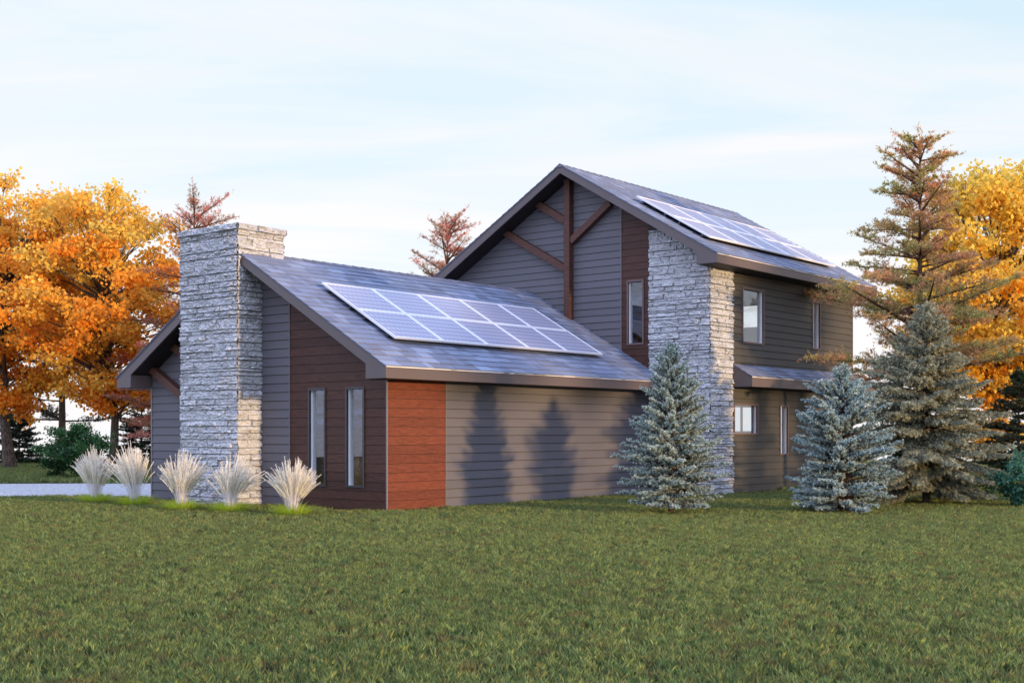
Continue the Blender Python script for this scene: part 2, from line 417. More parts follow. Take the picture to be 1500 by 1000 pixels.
# ---- post and braces of the gables
bm_ = MB(); x0, x1 = Xg-.21, Xg-.005
bm_.box(x0, 2.345, wing_top(2.4)-.1, x1, 2.525, main_top(2.4)-RD-.06)
def brace(mb, xa, xb, ya, za, yb, zb, w):
    d = Vector((yb-ya, zb-za)).normalized(); n = Vector((-d.y, d.x))*w/2
    q = [(ya+n.x, za+n.y), (ya-n.x, za-n.y), (yb-n.x, zb-n.y), (yb+n.x, zb+n.y)]
    mb.prism([(xa, *p) for p in q], [(xb, *p) for p in q])
post = fixp(bm_.build("gable_post", M['beam'], house))
for (ya, za, yb, zb) in ((2.52, 7.10, 3.50, 7.69), (2.52, 5.85, 4.62, 7.03), (2.34, 6.55, 1.10, 7.42)):
    b = MB(); brace(b, x0+.02, x1-.01, ya, za, yb, zb, .17); fixp(b.build("brace", M['beam'], house))
for (ya, za, yb, zb) in ((5.60, 2.02, 7.50, 3.04), (5.60, 3.02, 6.75, 3.56)):
    b = MB(); brace(b, -.20, -.035, ya, za, yb, zb, .17); fixp(b.build("brace", M['beam'], house))

# ---- windows
def window(mp, u0, u1, z0, z1, outer, mull=False, fw=.045, flip=False):
    w = empty("window", (0, 0, 0)); w.parent = house; w.location = -HL
    f = MB()
    def bx(m, a, b, c, d, o0, o1): m.prism([mp(a, c, o0), mp(b, c, o0), mp(b, d, o0), mp(a, d, o0)], [mp(a, c, o1), mp(b, c, o1), mp(b, d, o1), mp(a, d, o1)])
    o0, o1 = -.02, .034
    bx(f, u0, u0+fw, z0, z1, o0, o1); bx(f, u1-fw, u1, z0, z1, o0, o1)
    bx(f, u0+fw, u1-fw, z0, z0+fw, o0, o1); bx(f, u0+fw, u1-fw, z1-fw, z1, o0, o1)
    f.build("frame", outer, w, bevel=.003)
    j = MB(); jt = .022; a, b, c, d = u0+.012, u1-.012, z0+.012, z1-.012
    bx(j, a, a+jt+.02, c, d, -.150, -.0205); bx(j, b-jt-.02, b, c, d, -.150, -.021); bx(j, a+jt+.02, b-jt-.02, c, c+jt, -.150, -.021); bx(j, a+jt+.02, b-jt-.02, d-jt, d, -.150, -.021)
    j.build("jamb", M['white'], w)
    g = MB(); bx(g, u0+fw-.01, u1-fw+.01, z0+fw-.01, z1-fw+.01, -.066, -.060); g.build("pane", M['glass'], w)
    if mull:
        k = MB(); um = (u0+u1)/2 - .05
        bx(k, um-.04, um+.04, z0+fw, z1-fw, -.095, -.068); bx(k, u0+fw+.01, u0+fw+.055, z0+fw, z1-fw, -.085, -.068); bx(k, u1-fw-.055, u1-fw-.01, z0+fw, z1-fw, -.085, -.068)
        bx(k, u0+fw+.055, u1-fw-.055, z1-fw-.05, z1-fw, -.085, -.068); bx(k, u0+fw+.055, u1-fw-.055, z0+fw, z0+fw+.05, -.085, -.068)
        k.build("mullion", M['bframe'], w)
    return w
for h in win_f: window(F_w, *h, M['frame'])
for h in win_m: window(F_m, *h, M['bframe'])
for h in win_s: window(S_m, *h, M['bframe'])
window(S_m, *win_l[0], M['bframe'], mull=True); window(S_m, *win_l[1], M['bframe'])
for b_ in [(.4, wy1-.1, .15, 4.0, wy1-.08, 2.4), (6.0, wy1-.1, .15, 8.9, wy1-.08, 2.4), (9.8, Yn-.1, .15, 17.0, Yn-.08, 2.6), (9.8, Yn-.1, 3.1, 17.0, Yn-.08, 5.5), (Xb-.1, -1.2, .5, Xb-.08, 5.2, 2.55), (Xb-.1, .4, 4.79, Xb-.08, 2.9, 5.46)]:
    q_ = MB(); q_.box(*b_); fixp(q_.build('rear_pane', M['glass'], house))  # the north panes glaze the openings added to light the rooms

# ---- stone
def stone_rows(seed, zmax):
    rnd = random.Random(seed); z = 0; rows = []
    while z < zmax:
        h = rnd.choice((.055, .07, .085, .10, .12)); rows.append((z, z+h)); z += h
    return rows
def stone_face(mb, mp, u0, u1, z0, z1, seed, rseed, res=.0155, top=None, base=.018, rows=None):
    rnd = random.Random(seed); rows = rows or stone_rows(rseed, 9)
    nu = int(round((u1-u0)/res)); nz = int(round((z1-z0)/res))
    cuts = {}
    info = []
    for k, (a, b) in enumerate(rows):
        u = u0 - rnd.uniform(0, .3); st = []
        while u < u1+.1:
            w = rnd.choice((.18, .26, .36, .48, .62)); st.append((u, u+w, rnd.uniform(.0, .042), rnd.uniform(.84, 1.10), rnd.uniform(-.03, .03), rnd.random()*50)); u += w
        info.append(st)
    def row(z):
        for k, (a, b) in enumerate(rows):
            if a <= z < b: return k
        return len(rows)-1
    H = []; K = []
    for iz in range(nz+1):
        z = z0+(z1-z0)*iz/nz; k = row(z); a, b = rows[k]; st = info[k]; si = 0
        hr, cr = [], []
        for iu in range(nu+1):
            u = u0+(u1-u0)*iu/nu
            while si < len(st)-1 and u >= st[si][1]: si += 1
            s = st[si]
            de = min(u-s[0], s[1]-u, (z-a), (b-z))
            n = noise.fractal(Vector((u*6+s[5], z*15, s[5])), .6, 2.1, 4)
            n2 = abs(noise.noise(Vector((u*11+s[5]*3, z*24+u*4, 7))))
            h = base + s[2] + .034*n + .040*(.45-n2) + s[4]*(u-(s[0]+s[1])/2)
            if de < .005: h = min(h, base*.4)
            hr.append(h); cr.append(s[3] if de >= .005 else .62)
        H.append(hr); K.append(cr)
    n0 = len(mb.v)
    for iz in range(nz+1):
        z = z0+(z1-z0)*iz/nz
        for iu in range(nu+1):
            u = u0+(u1-u0)*iu/nu; mb.v.append(mp(u, z, H[iz][iu]))
    for iz in range(nz):
        z = z0+(z1-z0)*iz/nz
        for iu in range(nu):
            u = u0+(u1-u0)*iu/nu
            if top and z > top(u): continue
            a = n0+iz*(nu+1)+iu
            mb.f.append((a, a+1, a+nu+2, a+nu+1)); c = K[iz][iu]; mb.c.append((c, c, c*1.0))
cx0, cx1, cy0, cy1 = -.600, .545, 3.755, 5.625
cm = MB()
cm.box(cx0, cy0, 0, cx1, cy1, 5.80)
stone_face(cm, lambda u, z, o: (cx0-o, u, z), cy0-.045, cy1+.045, 0, 5.78, 21, 50)
stone_face(cm, lambda u, z, o: (u, cy0-o, z), cx0-.045, cx1+.045, 0, 5.78, 22, 50)
stone_face(cm, lambda u, z, o: (u, cy1+o, z), cx0-.045, cx1+.045, 0, 5.78, 23, 50, res=.03)
stone_face(cm, lambda u, z, o: (cx1+o, u, z), cy0-.045, cy1+.045, 4.2, 5.78, 24, 50, res=.03)
chim = fixp(cm.build("chimney", M['stone'], house, recalc=False))
cc = MB(); k0, k1, l0, l1 = cx0-.055, cx1+.055, cy0-.055, cy1+.055
rw = [(0, 5.78), (5.78, 5.925), (5.925, 7)]
cc.box(k0, l0, 5.775, k1, l1, 5.925)
stone_face(cc, lambda u, z, o: (k0-o, u, z), l0-.02, l1+.02, 5.78, 5.925, 31, 0, rows=rw); stone_face(cc, lambda u, z, o: (u, l0-o, z), k0-.02, k1+.02, 5.78, 5.925, 33, 0, rows=rw)
stone_face(cc, lambda u, z, o: (u, l1+o, z), k0-.02, k1+.02, 5.78, 5.925, 34, 0, rows=rw, res=.03); stone_face(cc, lambda u, z, o: (k1+o, u, z), l0-.02, l1+.02, 5.78, 5.925, 35, 0, rows=rw, res=.03)
cc.build("chimney_cap", M['stone'], chim, recalc=False)
cs = MB()
stone_face(cs, lambda u, z, o: (Xg-.0-o, u, z), Ys-.045, -.005, 0, 6.6, 41, 60, top=lambda y: main_top(y)-RD-.01)
stone_face(cs, lambda u, z, o: (u, Ys-o, z), Xg-.045, 10.395, 0, 5.565, 42, 60)
fixp(cs.build("stone_cladding", M['stone'], house, recalc=False))

# ------------------------------------------------------------------ solar panels
PW, PL = 1.42, 1.235
def make_panel():
    e = empty("solar_panel")
    f = MB(); t = .045; w = .045
    f.box(0, 0, 0, PW, w, t); f.box(0, PL-w, 0, PW, PL, t); f.box(0, w, 0, w, PL-w, t); f.box(PW-w, w, 0, PW, PL-w, t)
    f.build("frame", M['alu'], e, bevel=.004)
    b = MB(); b.box(w, w, .01, PW-w, PL-w, .034); b.build("back_sheet", M['back'], e)
    c = MB(); nx, ny = 10, 6; a = (PW-2*w-.02)/nx; d = (PL-2*w-.02)/ny; g = .0085; ch = .034
    for i in range(nx):
        for j in range(ny):
            x0 = w+.01+i*a+g; x1 = x0+a-2*g; y0 = w+.01+j*d+g; y1 = y0+d-2*g; z = .038
            c.poly([(x0+ch, y0, z), (x1-ch, y0, z), (x1, y0+ch, z), (x1, y1-ch, z), (x1-ch, y1, z), (x0+ch, y1, z), (x0, y1-ch, z), (x0, y0+ch, z)])
    c.build("solar_cells", M['cell'], e, recalc=False)
    r = MB(); r.box(.0, .2, -.07, PW, .25, 0); r.box(.0, .95, -.07, PW, 1.0, 0); r.build("mounting_rail", M['frame'], e)
    return e
ang = math.atan(SL); proto = make_panel(); first = True
ordn = ["first", "second", "third", "fourth", "fifth"]
for (roofn, topf, x0, ys, near) in (("low", wing_top, .50, (.33, 1.40), "the chimney"), ("high", main_top, 9.50, (-1.545, -.475), "the gable")):
    for ri, y in enumerate(ys):
        for k in range(5):
            p = proto if first else copy_tree(proto); first = False
            z = topf(y); off = .10
            p.location = (x0 + k*(PW+.008), y - math.sin(ang)*off, z + math.cos(ang)*off); p.rotation_euler = (ang, 0, 0)
            tag(p, "white framed solar panel, %s from %s in the %s row, %s roof" % (ordn[k], near, ("lower", "upper")[ri], roofn), "solar panel", "solar panels on the %s roof" % roofn)

# ------------------------------------------------------------------ vegetation
def fr(rng, n): return rng.random(n)
def cards(B, D, L, W, rng, C):        # kite shaped needles / leaves: base, direction, length, width
    N = len(B); D = D/np.linalg.norm(D, axis=1, keepdims=True)
    r = rng.normal(size=(N, 3)); S = np.cross(D, r); S /= np.linalg.norm(S, axis=1, keepdims=True)+1e-9
    L = L[:, None]; W = W[:, None]
    V = np.stack([B, B+D*L*.45+S*W*.5, B+D*L, B+D*L*.45-S*W*.5], axis=1)
    return V
MAT_BARK = m_bark("gray_brown_bark", (.045, .032, .024), (.20, .155, .115))
MAT_BARK2 = m_bark("reddish_bark", (.06, .032, .022), (.22, .12, .075))

def conifer(name, loc, h, rad, seed, tint_in, tint_out, mats, zstart=.05, n_wh=26, per=7, needle=.028, nw=.006, step=.011, twig=.16, tstep=.042, up=(-.12, .75), droop=0, power=.8, irregular=.25, trunk_r=.045, sparse=0, label="", cat="tree", group=None, tip=(.5, .5, .5), shape=None, bark=None, hang=0, nper=4, bend=.15, shoots=True, puff=0, lobes=.3, subs=1, elvar=.12):
    rnd = random.Random(seed); rng = np.random.default_rng(seed)
    e = empty(name, (loc[0], loc[1], 0)); tag(e, label, cat, group)
    wood = MB(); lean = rnd.uniform(-.01, .01)
    wood.tube([(lean*h*t, 0, h*t-.05) for t in (0, .02, .2, .5, .8, 1)], [trunk_r*h/3*q for q in (1.5, 1.15, 1, .7, .35, .06)], 8)
    SP_, SD_, SL_, SS_ = [], [], [], []
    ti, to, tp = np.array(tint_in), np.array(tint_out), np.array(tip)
    def shoot(p, d, ln, shade):
        SP_.append(tuple(p)); SD_.append(tuple(d.normalized())); SL_.append(ln); SS_.append(shade)
    def twigrow(p, d, ln, shade):
        shoot(p, d, ln, shade); dn = d.normalized()
        for q in range(subs):
            f = rnd.uniform(.25, 1); dd = dn*.7+Vector((rnd.gauss(0, .7), rnd.gauss(0, .7), rnd.gauss(.15, .5)-hang))
            shoot(p+dn*ln*f, dd, ln*rnd.uniform(.35, .6), min(1, shade+.15))
    for w in range(n_wh):
        t = (w+rnd.uniform(-.3, .3))/n_wh; z = h*(zstart+(1-zstart)*t)
        if z > h*.985: continue
        tt = z/h
        rr = rad*(shape(tt) if shape else (1-tt)**power)
        az0 = rnd.uniform(0, 6.28)
        for b in range(per):
            if rnd.random() < sparse: continue
            az = az0+b*6.283/per+rnd.uniform(-.35, .35); ln = max(.08, rr*(1+rnd.uniform(-irregular, irregular*.8)+lobes*1.6*noise.noise(Vector((math.cos(az)*1.3+seed, math.sin(az)*1.3, tt*4.5)))))
            el = up[0]+(up[1]-up[0])*tt**1.5+rnd.uniform(-elvar, elvar)
            d = Vector((math.cos(az)*math.cos(el), math.sin(az)*math.cos(el), math.sin(el)))
            z_ = min(h*.97, z + rnd.uniform(-.5, .5)*h*(1-zstart)/n_wh)
            p = Vector((lean*z_, 0, z_)); n = max(4, int(ln/tstep)); pts = [p.copy()]; sd = Vector((-math.sin(az), math.cos(az), 0))
            wob = rnd.uniform(-.4, .4)
            for i in range(n):
                f = (i+1)/n
                d2 = (d+Vector((0, 0, -droop*f+bend*max(0, f-.5)))+sd*wob*f*.3).normalized(); p = p+d2*(ln/n); pts.append(p.copy())
                if f < .12+.25*rnd.random() and ln > .3: continue
                tl = twig*(.35+.65*min(1, ln/(rad*.6)))*(1.15-.75*f)*rnd.uniform(.7, 1.25)*(ln if ln > 1 else 1)**.3
                for s in (-1, 1):
                    if rnd.random() < sparse*.5: continue
                    td = (d2*rnd.uniform(.5, 1.0)+sd*s*rnd.uniform(.6, 1)+Vector((0, 0, rnd.uniform(-.25, .3+puff)-hang*.5)))
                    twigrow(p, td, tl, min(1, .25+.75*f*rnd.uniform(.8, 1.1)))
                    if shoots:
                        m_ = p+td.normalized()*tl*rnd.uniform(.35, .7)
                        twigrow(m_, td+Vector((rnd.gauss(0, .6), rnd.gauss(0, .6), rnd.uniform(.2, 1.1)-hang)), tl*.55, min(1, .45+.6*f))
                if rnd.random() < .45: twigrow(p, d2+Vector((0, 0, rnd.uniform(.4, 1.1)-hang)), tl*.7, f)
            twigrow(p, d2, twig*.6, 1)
            br = (.012+.012*ln)*(h/3)**.3
            ids = list(range(0, len(pts), max(1, len(pts)//5)))+[len(pts)-1]
            wood.tube([tuple(pts[i]) for i in ids], [max(.002, br*(1-i/len(pts))+.002) for i in ids], 4)
    for k in range(5): twigrow(Vector((lean*h, 0, h*(.93+.014*k))), Vector((rnd.uniform(-.3, .3), rnd.uniform(-.3, .3), 1)), twig*.7, 1)
    wood.build("trunk", bark or mats[1], e, smooth=True, recalc=False)
    P, D, L, S = np.array(SP_), np.array(SD_), np.array(SL_), np.array(SS_)
    k = np.maximum(3, (L/step).astype(int)); rp_ = k*nper; idx = np.repeat(np.arange(len(k)), rp_); n = len(idx)
    f = rng.random(n); d = D[idx]; q = P[idx]+d*(L[idx]*f)[:, None]; q[:, 2] -= hang*2.0*(L[idx]*f)**2
    r = rng.normal(size=(n, 3)); r -= d*(r*d).sum(1)[:, None]; r /= np.linalg.norm(r, axis=1)[:, None]+1e-9
    v = d*.75+r*.9; v /= np.linalg.norm(v, axis=1)[:, None]
    nl = (needle*(.7+.5*rng.random(n))*(1-.3*f))[:, None]
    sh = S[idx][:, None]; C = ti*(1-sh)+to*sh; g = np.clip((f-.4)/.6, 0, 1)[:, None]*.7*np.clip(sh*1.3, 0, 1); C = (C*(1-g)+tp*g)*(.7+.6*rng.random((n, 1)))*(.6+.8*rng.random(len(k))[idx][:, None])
    sd_ = np.cross(v, rng.normal(size=(n, 3))); sd_ /= np.linalg.norm(sd_, axis=1)[:, None]+1e-9
    V = np.stack([q-sd_*nw*.5, q+sd_*nw*.5, q+v*nl], 1)
    tris_obj("crown", mats[0], V, C, e, 3)
    return e

MN = m_leaf("spruce_needles", .12, .55, .18, .35, 1.5)
GROUP_SP = "blue spruces on the lawn"
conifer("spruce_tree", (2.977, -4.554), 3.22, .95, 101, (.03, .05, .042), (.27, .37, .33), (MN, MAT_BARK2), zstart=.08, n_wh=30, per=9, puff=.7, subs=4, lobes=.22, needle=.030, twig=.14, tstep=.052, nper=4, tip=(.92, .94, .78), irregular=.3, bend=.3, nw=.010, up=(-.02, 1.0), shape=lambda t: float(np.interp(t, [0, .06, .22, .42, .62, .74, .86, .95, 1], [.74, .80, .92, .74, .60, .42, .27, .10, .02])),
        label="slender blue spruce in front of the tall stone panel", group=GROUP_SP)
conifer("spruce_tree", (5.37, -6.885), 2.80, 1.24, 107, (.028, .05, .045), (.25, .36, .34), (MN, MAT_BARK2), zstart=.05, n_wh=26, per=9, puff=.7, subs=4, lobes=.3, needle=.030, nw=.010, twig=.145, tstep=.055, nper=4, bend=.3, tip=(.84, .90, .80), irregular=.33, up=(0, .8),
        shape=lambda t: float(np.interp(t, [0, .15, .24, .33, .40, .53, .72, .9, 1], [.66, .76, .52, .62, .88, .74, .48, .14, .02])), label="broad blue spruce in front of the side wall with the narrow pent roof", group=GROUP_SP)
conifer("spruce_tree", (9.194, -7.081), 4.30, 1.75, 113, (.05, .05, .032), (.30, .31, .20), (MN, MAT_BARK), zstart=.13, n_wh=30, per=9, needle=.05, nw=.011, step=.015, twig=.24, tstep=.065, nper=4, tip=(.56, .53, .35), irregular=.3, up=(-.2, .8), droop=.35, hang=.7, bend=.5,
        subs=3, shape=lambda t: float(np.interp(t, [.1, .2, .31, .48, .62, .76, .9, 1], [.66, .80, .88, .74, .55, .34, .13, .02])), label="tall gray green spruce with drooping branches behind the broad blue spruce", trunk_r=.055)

def m_larch():
    t = NT("larch_needles"); n = t.ramp(t.noise(t.pos(), 1.1, 3, .6), [(.38, (.80, 1.05, .55)), (.5, (1.0, .92, .70)), (.62, (1.22, .86, .74))])
    c = t.mix(1, t.attr(), n, 'MULTIPLY'); d = t.pbr(c, .6, .2); tr = t.new('BsdfTranslucent'); t.l.new(c, tr.inputs[0])
    m = t.n.new('ShaderNodeMixShader'); m.inputs[0].default_value = .5; t.l.new(d, m.inputs[1]); t.l.new(tr.outputs[0], m.inputs[2])
    return t.done(m.outputs[0])
ML = m_larch()
def larch(px, D, top, seed, label, rad, **kw):
    h = CH+(HY-top)*D/FPX; a = at(px, D)
    o = dict(zstart=.12, n_wh=26, per=5, needle=.085, nw=.02, step=.03, twig=.34, tstep=.12, up=(-.02, .85), droop=.12, power=.75, irregular=.5, sparse=.25, trunk_r=.035, bend=.5, nper=3)
    o.update(kw)
    return conifer("larch_tree", a, h, rad, seed, o.pop('ti', (.06, .05, .03)), o.pop('to', (.20, .13, .065)), (ML, MAT_BARK2), label=label, tip=o.pop('tip', (.34, .15, .09)), **o)
larch(1348, 31, 196, 131, "tall sparse rusty larch reaching above the right end of the high roof", 2.5, zstart=.33, n_wh=27, per=6, sparse=.30, subs=4, elvar=.32, needle=.08, nw=.019, step=.035, twig=.46, tstep=.15, nper=2, irregular=.6, lobes=.5, bend=.1, droop=.1, up=(0, .5),
      shape=lambda t: float(np.interp(t, [0, .3, .47, .56, .76, .86, .95, 1], [.8, .95, 1.0, .66, .50, .38, .2, .1])), ti=(.24, .19, .09), to=(.54, .40, .20), tip=(.80, .50, .32))
larch(285, 46, 285, 132, "thin bare larch rising just behind the stone chimney", 2.6, sparse=.35, n_wh=36, shape=lambda t: .25+.9*(1-t)**.8, tstep=.15, needle=.085, twig=.5, bend=.1, subs=3, nper=2, elvar=.3, up=(.1, .7), ti=(.12, .06, .05), to=(.48, .24, .20), tip=(.74, .42, .36), nw=.013)
larch(655, 47, 325, 133, "small reddish larch showing over the low roof, left of the high gable", 2.6, sparse=.35, n_wh=36, shape=lambda t: .25+.9*(1-t)**.8, tstep=.15, needle=.085, twig=.5, bend=.1, subs=3, nper=2, elvar=.3, up=(.1, .7), ti=(.12, .06, .05), to=(.50, .24, .18), tip=(.76, .42, .32), nw=.013)

MF = m_leaf("autumn_leaves", .5, .55, .14, .2, .7)
MG = m_leaf("green_leaves", .3, .5, .2, .35, 1.5)
def broadleaf(name, loc, h, crown_r, crown_z0, seed, pal, label, n_cl=70, leaf=.14, per=420, cl_r=.85, mat=None, trunk_r=.2, cat="tree", group=None, gapy=.0, bark=None, flat=.62, squash=1.0):
    rnd = random.Random(seed); rng = np.random.default_rng(seed)
    e = empty(name, (loc[0], loc[1], 0)); tag(e, label, cat, group)
    wood = MB(); zc = (crown_z0+h)/2; hz = (h-crown_z0)/2
    trunk = [(0, 0, -.1)]; p = Vector((0, 0, 0)); zt = h*.62; ks = 7
    for i in range(1, ks+1):
        p = Vector((p.x+rnd.uniform(-.16, .16)*h/10, p.y+rnd.uniform(-.16, .16)*h/10, zt*i/ks)); trunk.append(tuple(p))
    wood.tube(trunk, [trunk_r*(1.35 if i == 0 else 1-.82*i/ks) for i in range(ks+1)], 9)
    T = [Vector(t) for t in trunk]; Bs, Ds, Ls, Cs = [], [], [], []
    pal = np.array(pal)
    for k in range(n_cl):
        while 1:
            v = Vector((rnd.uniform(-1, 1), rnd.uniform(-1, 1), rnd.uniform(-1, 1)))
            if .25 < v.length < 1: break
        v *= rnd.uniform(.85, 1.08)
        prof = 1 if v.z > -.35 else .85
        c = Vector((v.x*crown_r*prof, v.y*crown_r*prof, zc+v.z*hz))
        # limb from trunk to the cluster
        hz0 = max(crown_z0*.55, min(c.z-.35*abs(Vector((c.x, c.y)).length)-.3, zt*.97)); f = hz0/zt*ks; i = min(ks-1, int(f))
        s = T[i].lerp(T[i+1], f-i) if i >= 0 else T[1]
        mid = s.lerp(c, .5)+Vector((rnd.uniform(-.3, .3), rnd.uniform(-.3, .3), rnd.uniform(-.1, .45)))*crown_r*.18
        r0 = trunk_r*rnd.uniform(.14, .34)
        wood.tube([tuple(s), tuple(s.lerp(mid, .5)+Vector((0, 0, .05))), tuple(mid), tuple(mid.lerp(c, .55)), tuple(c)], [r0, r0*.8, r0*.6, r0*.35, r0*.12], 5)
        cr = cl_r*rnd.uniform(.65, 1.25)
        sub = []
        for q in range(9):
            dv = Vector((rnd.gauss(0, 1), rnd.gauss(0, 1), rnd.gauss(0, .6)+.1)).normalized()*cr*rnd.uniform(.5, 1.05); dv.z *= flat+.15
            tgt = c+dv; st = mid.lerp(c, rnd.uniform(.5, 1)); sub.append((st, tgt))
            wood.tube([tuple(st), tuple(st.lerp(tgt, .5)+Vector((0, 0, .05))), tuple(tgt)], [r0*.2+.004, r0*.12+.003, .003], 3)
        n = int(per*rnd.uniform(.7, 1.2)*(cr/cl_r)**1.6)
        ci = rnd.random(); base_mix = rng.random(n)
        segs = rng.integers(0, 9, n); tpos = rng.random(n)**.6
        S = np.array([tuple(a) for a, b in sub]); E_ = np.array([tuple(b) for a, b in sub])
        P = S[segs]*(1-tpos[:, None])+E_[segs]*tpos[:, None]+rng.normal(size=(n, 3))*np.array([.19, .19, .13])*cr
        out = P-np.array(tuple(c)); dn = rng.normal(size=(n, 3))+np.array([0, 0, -.35])+out*.5
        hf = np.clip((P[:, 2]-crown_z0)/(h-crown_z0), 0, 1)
        # yellow towards the top, deeper orange low: leaf colour of the season, random per clump
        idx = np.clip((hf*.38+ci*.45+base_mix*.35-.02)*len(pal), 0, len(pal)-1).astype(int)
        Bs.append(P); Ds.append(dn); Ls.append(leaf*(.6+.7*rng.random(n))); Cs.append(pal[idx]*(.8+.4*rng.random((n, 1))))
    wood.build("trunk", bark or MAT_BARK, e, smooth=True, recalc=False)
    B = np.concatenate(Bs); D = np.concatenate(Ds); L = np.concatenate(Ls); C = np.concatenate(Cs)
    V = cards(B, D, L, L*.85, rng, C)
    tris_obj("crown", mat or MF, V, C, e, 4)
    return e
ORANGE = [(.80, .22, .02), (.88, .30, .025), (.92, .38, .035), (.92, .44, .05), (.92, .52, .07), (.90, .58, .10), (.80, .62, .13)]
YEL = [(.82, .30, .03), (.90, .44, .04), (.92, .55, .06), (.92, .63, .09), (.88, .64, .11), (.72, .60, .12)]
GR = [(.012, .04, .012), (.022, .075, .02), (.04, .12, .03), (.07, .17, .045)]
GRP_M = "orange maples beyond the drive"
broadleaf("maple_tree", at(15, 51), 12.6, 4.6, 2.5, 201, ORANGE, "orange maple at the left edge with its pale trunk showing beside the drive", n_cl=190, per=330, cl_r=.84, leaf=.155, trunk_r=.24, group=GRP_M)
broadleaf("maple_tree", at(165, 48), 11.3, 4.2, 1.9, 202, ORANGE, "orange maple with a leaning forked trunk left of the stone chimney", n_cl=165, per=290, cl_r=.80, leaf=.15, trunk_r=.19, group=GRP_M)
broadleaf("maple_tree", at(1462, 44), 11.4, 3.9, 1.2, 203, YEL, "golden yellow maple behind the tall rusty larch at the right edge", n_cl=140, per=380, cl_r=.95, leaf=.16, trunk_r=.24)
broadleaf("maple_tree", at(408, 56), 9.9, 1.6, 3.5, 204, YEL, "golden treetop just peeking out to the right of the chimney cap", n_cl=26, per=300, cl_r=.6, leaf=.16, trunk_r=.15)

conifer("pine_tree", at(91, 56), 9.5, 3.2, 141, (.02, .03, .02), (.06, .07, .05), (ML, MAT_BARK), zstart=.22, n_wh=11, per=5, needle=.14, nw=.03, step=.05, twig=.45, tstep=.2, up=(-.05, .5), droop=-.1, irregular=.4, sparse=.3, trunk_r=.05, tip=(.10, .075, .05), power=.35, nper=3,
        label="dark tiered pine between the two orange maples")
for px, D, top, sd, lab in ((28, 58, 585, 142, "dark green fir low behind the trunk at the left edge"), (207, 57, 560, 143, "dark green fir seen under the eave of the low roof"), (1492, 40, 545, 144, "dark blue green spruce at the right edge behind the rounded shrub")):
    h = CH+(HY-top)*D/FPX
    conifer("fir_tree", at(px, D), h, h*.42, sd, (.012, .022, .018), (.035, .06, .045), (ML, MAT_BARK), n_wh=17, per=7, needle=.09, nw=.022, step=.03, twig=.32, tstep=.11, tip=(.06, .09, .07), irregular=.3, nper=3, label=lab)
broadleaf("shrub", at(118, 40.5), 1.8, 1.0, .15, 211, GR, "dark green leafy shrub at the far side of the gravel drive", n_cl=34, per=300, cl_r=.42, leaf=.075, mat=MG, trunk_r=.05, cat="shrub")
broadleaf("shrub", at(83, 41), 1.35, .8, .1, 212, GR, "low green shrub spreading left of the taller shrub by the drive", n_cl=20, per=260, cl_r=.32, leaf=.07, mat=MG, trunk_r=.04, cat="shrub")
TEAL = [(.025, .09, .05), (.04, .14, .08), (.07, .21, .13), (.11, .27, .17)]
broadleaf("shrub", at(1496, 25.6), 1.12, .52, .05, 213, TEAL, "teal leaved rounded shrub at the right edge of the lawn", n_cl=26, per=170, cl_r=.25, leaf=.065, mat=MG, trunk_r=.03, cat="shrub")
broadleaf("shrub", at(1428, 27.5), .62, .42, .02, 214, GR, "small dark green shrub under the drooping spruce", n_cl=14, per=150, cl_r=.2, leaf=.05, mat=MG, trunk_r=.02, cat="shrub")

for k_, (xy, hh_, lab) in enumerate((((11.9, -13.2), 3.9, "gray green spruce out on the lawn to the right, facing the low side window"), ((14.4, -12.6), 3.6, "gray green spruce out on the lawn to the right, facing the pent roof end"))):
    conifer("spruce_tree", xy, hh_, 1.35, 150+k_, (.05, .05, .032), (.32, .32, .20), (MN, MAT_BARK), zstart=.06, n_wh=20, per=8, needle=.06, nw=.018, step=.03, twig=.24, tstep=.09, nper=3, tip=(.5, .48, .33), label=lab)
# trees on the far side of the lawn, whose shade falls on roof and walls
i = 0
SHOW = [((3.2, -33), 9.0, 2.6, 4.9), ((7.2, -36), 9.5, 2.2, 5.2), ((13.4, -34), 10.5, 2.9, 4.6)]
for (x, y), h, cr, z0 in SHOW:
    broadleaf("maple_tree", (x, y), h, cr, z0, 220+i, ORANGE, ["round orange maple across the lawn facing the garage wall, nearest the chimney end", "orange maple across the lawn facing the stone panel", "tallest orange maple across the lawn facing the rear side wall"][i], n_cl=46, per=170, cl_r=.9, leaf=.2, trunk_r=.2, group="maples across the lawn"); i += 1

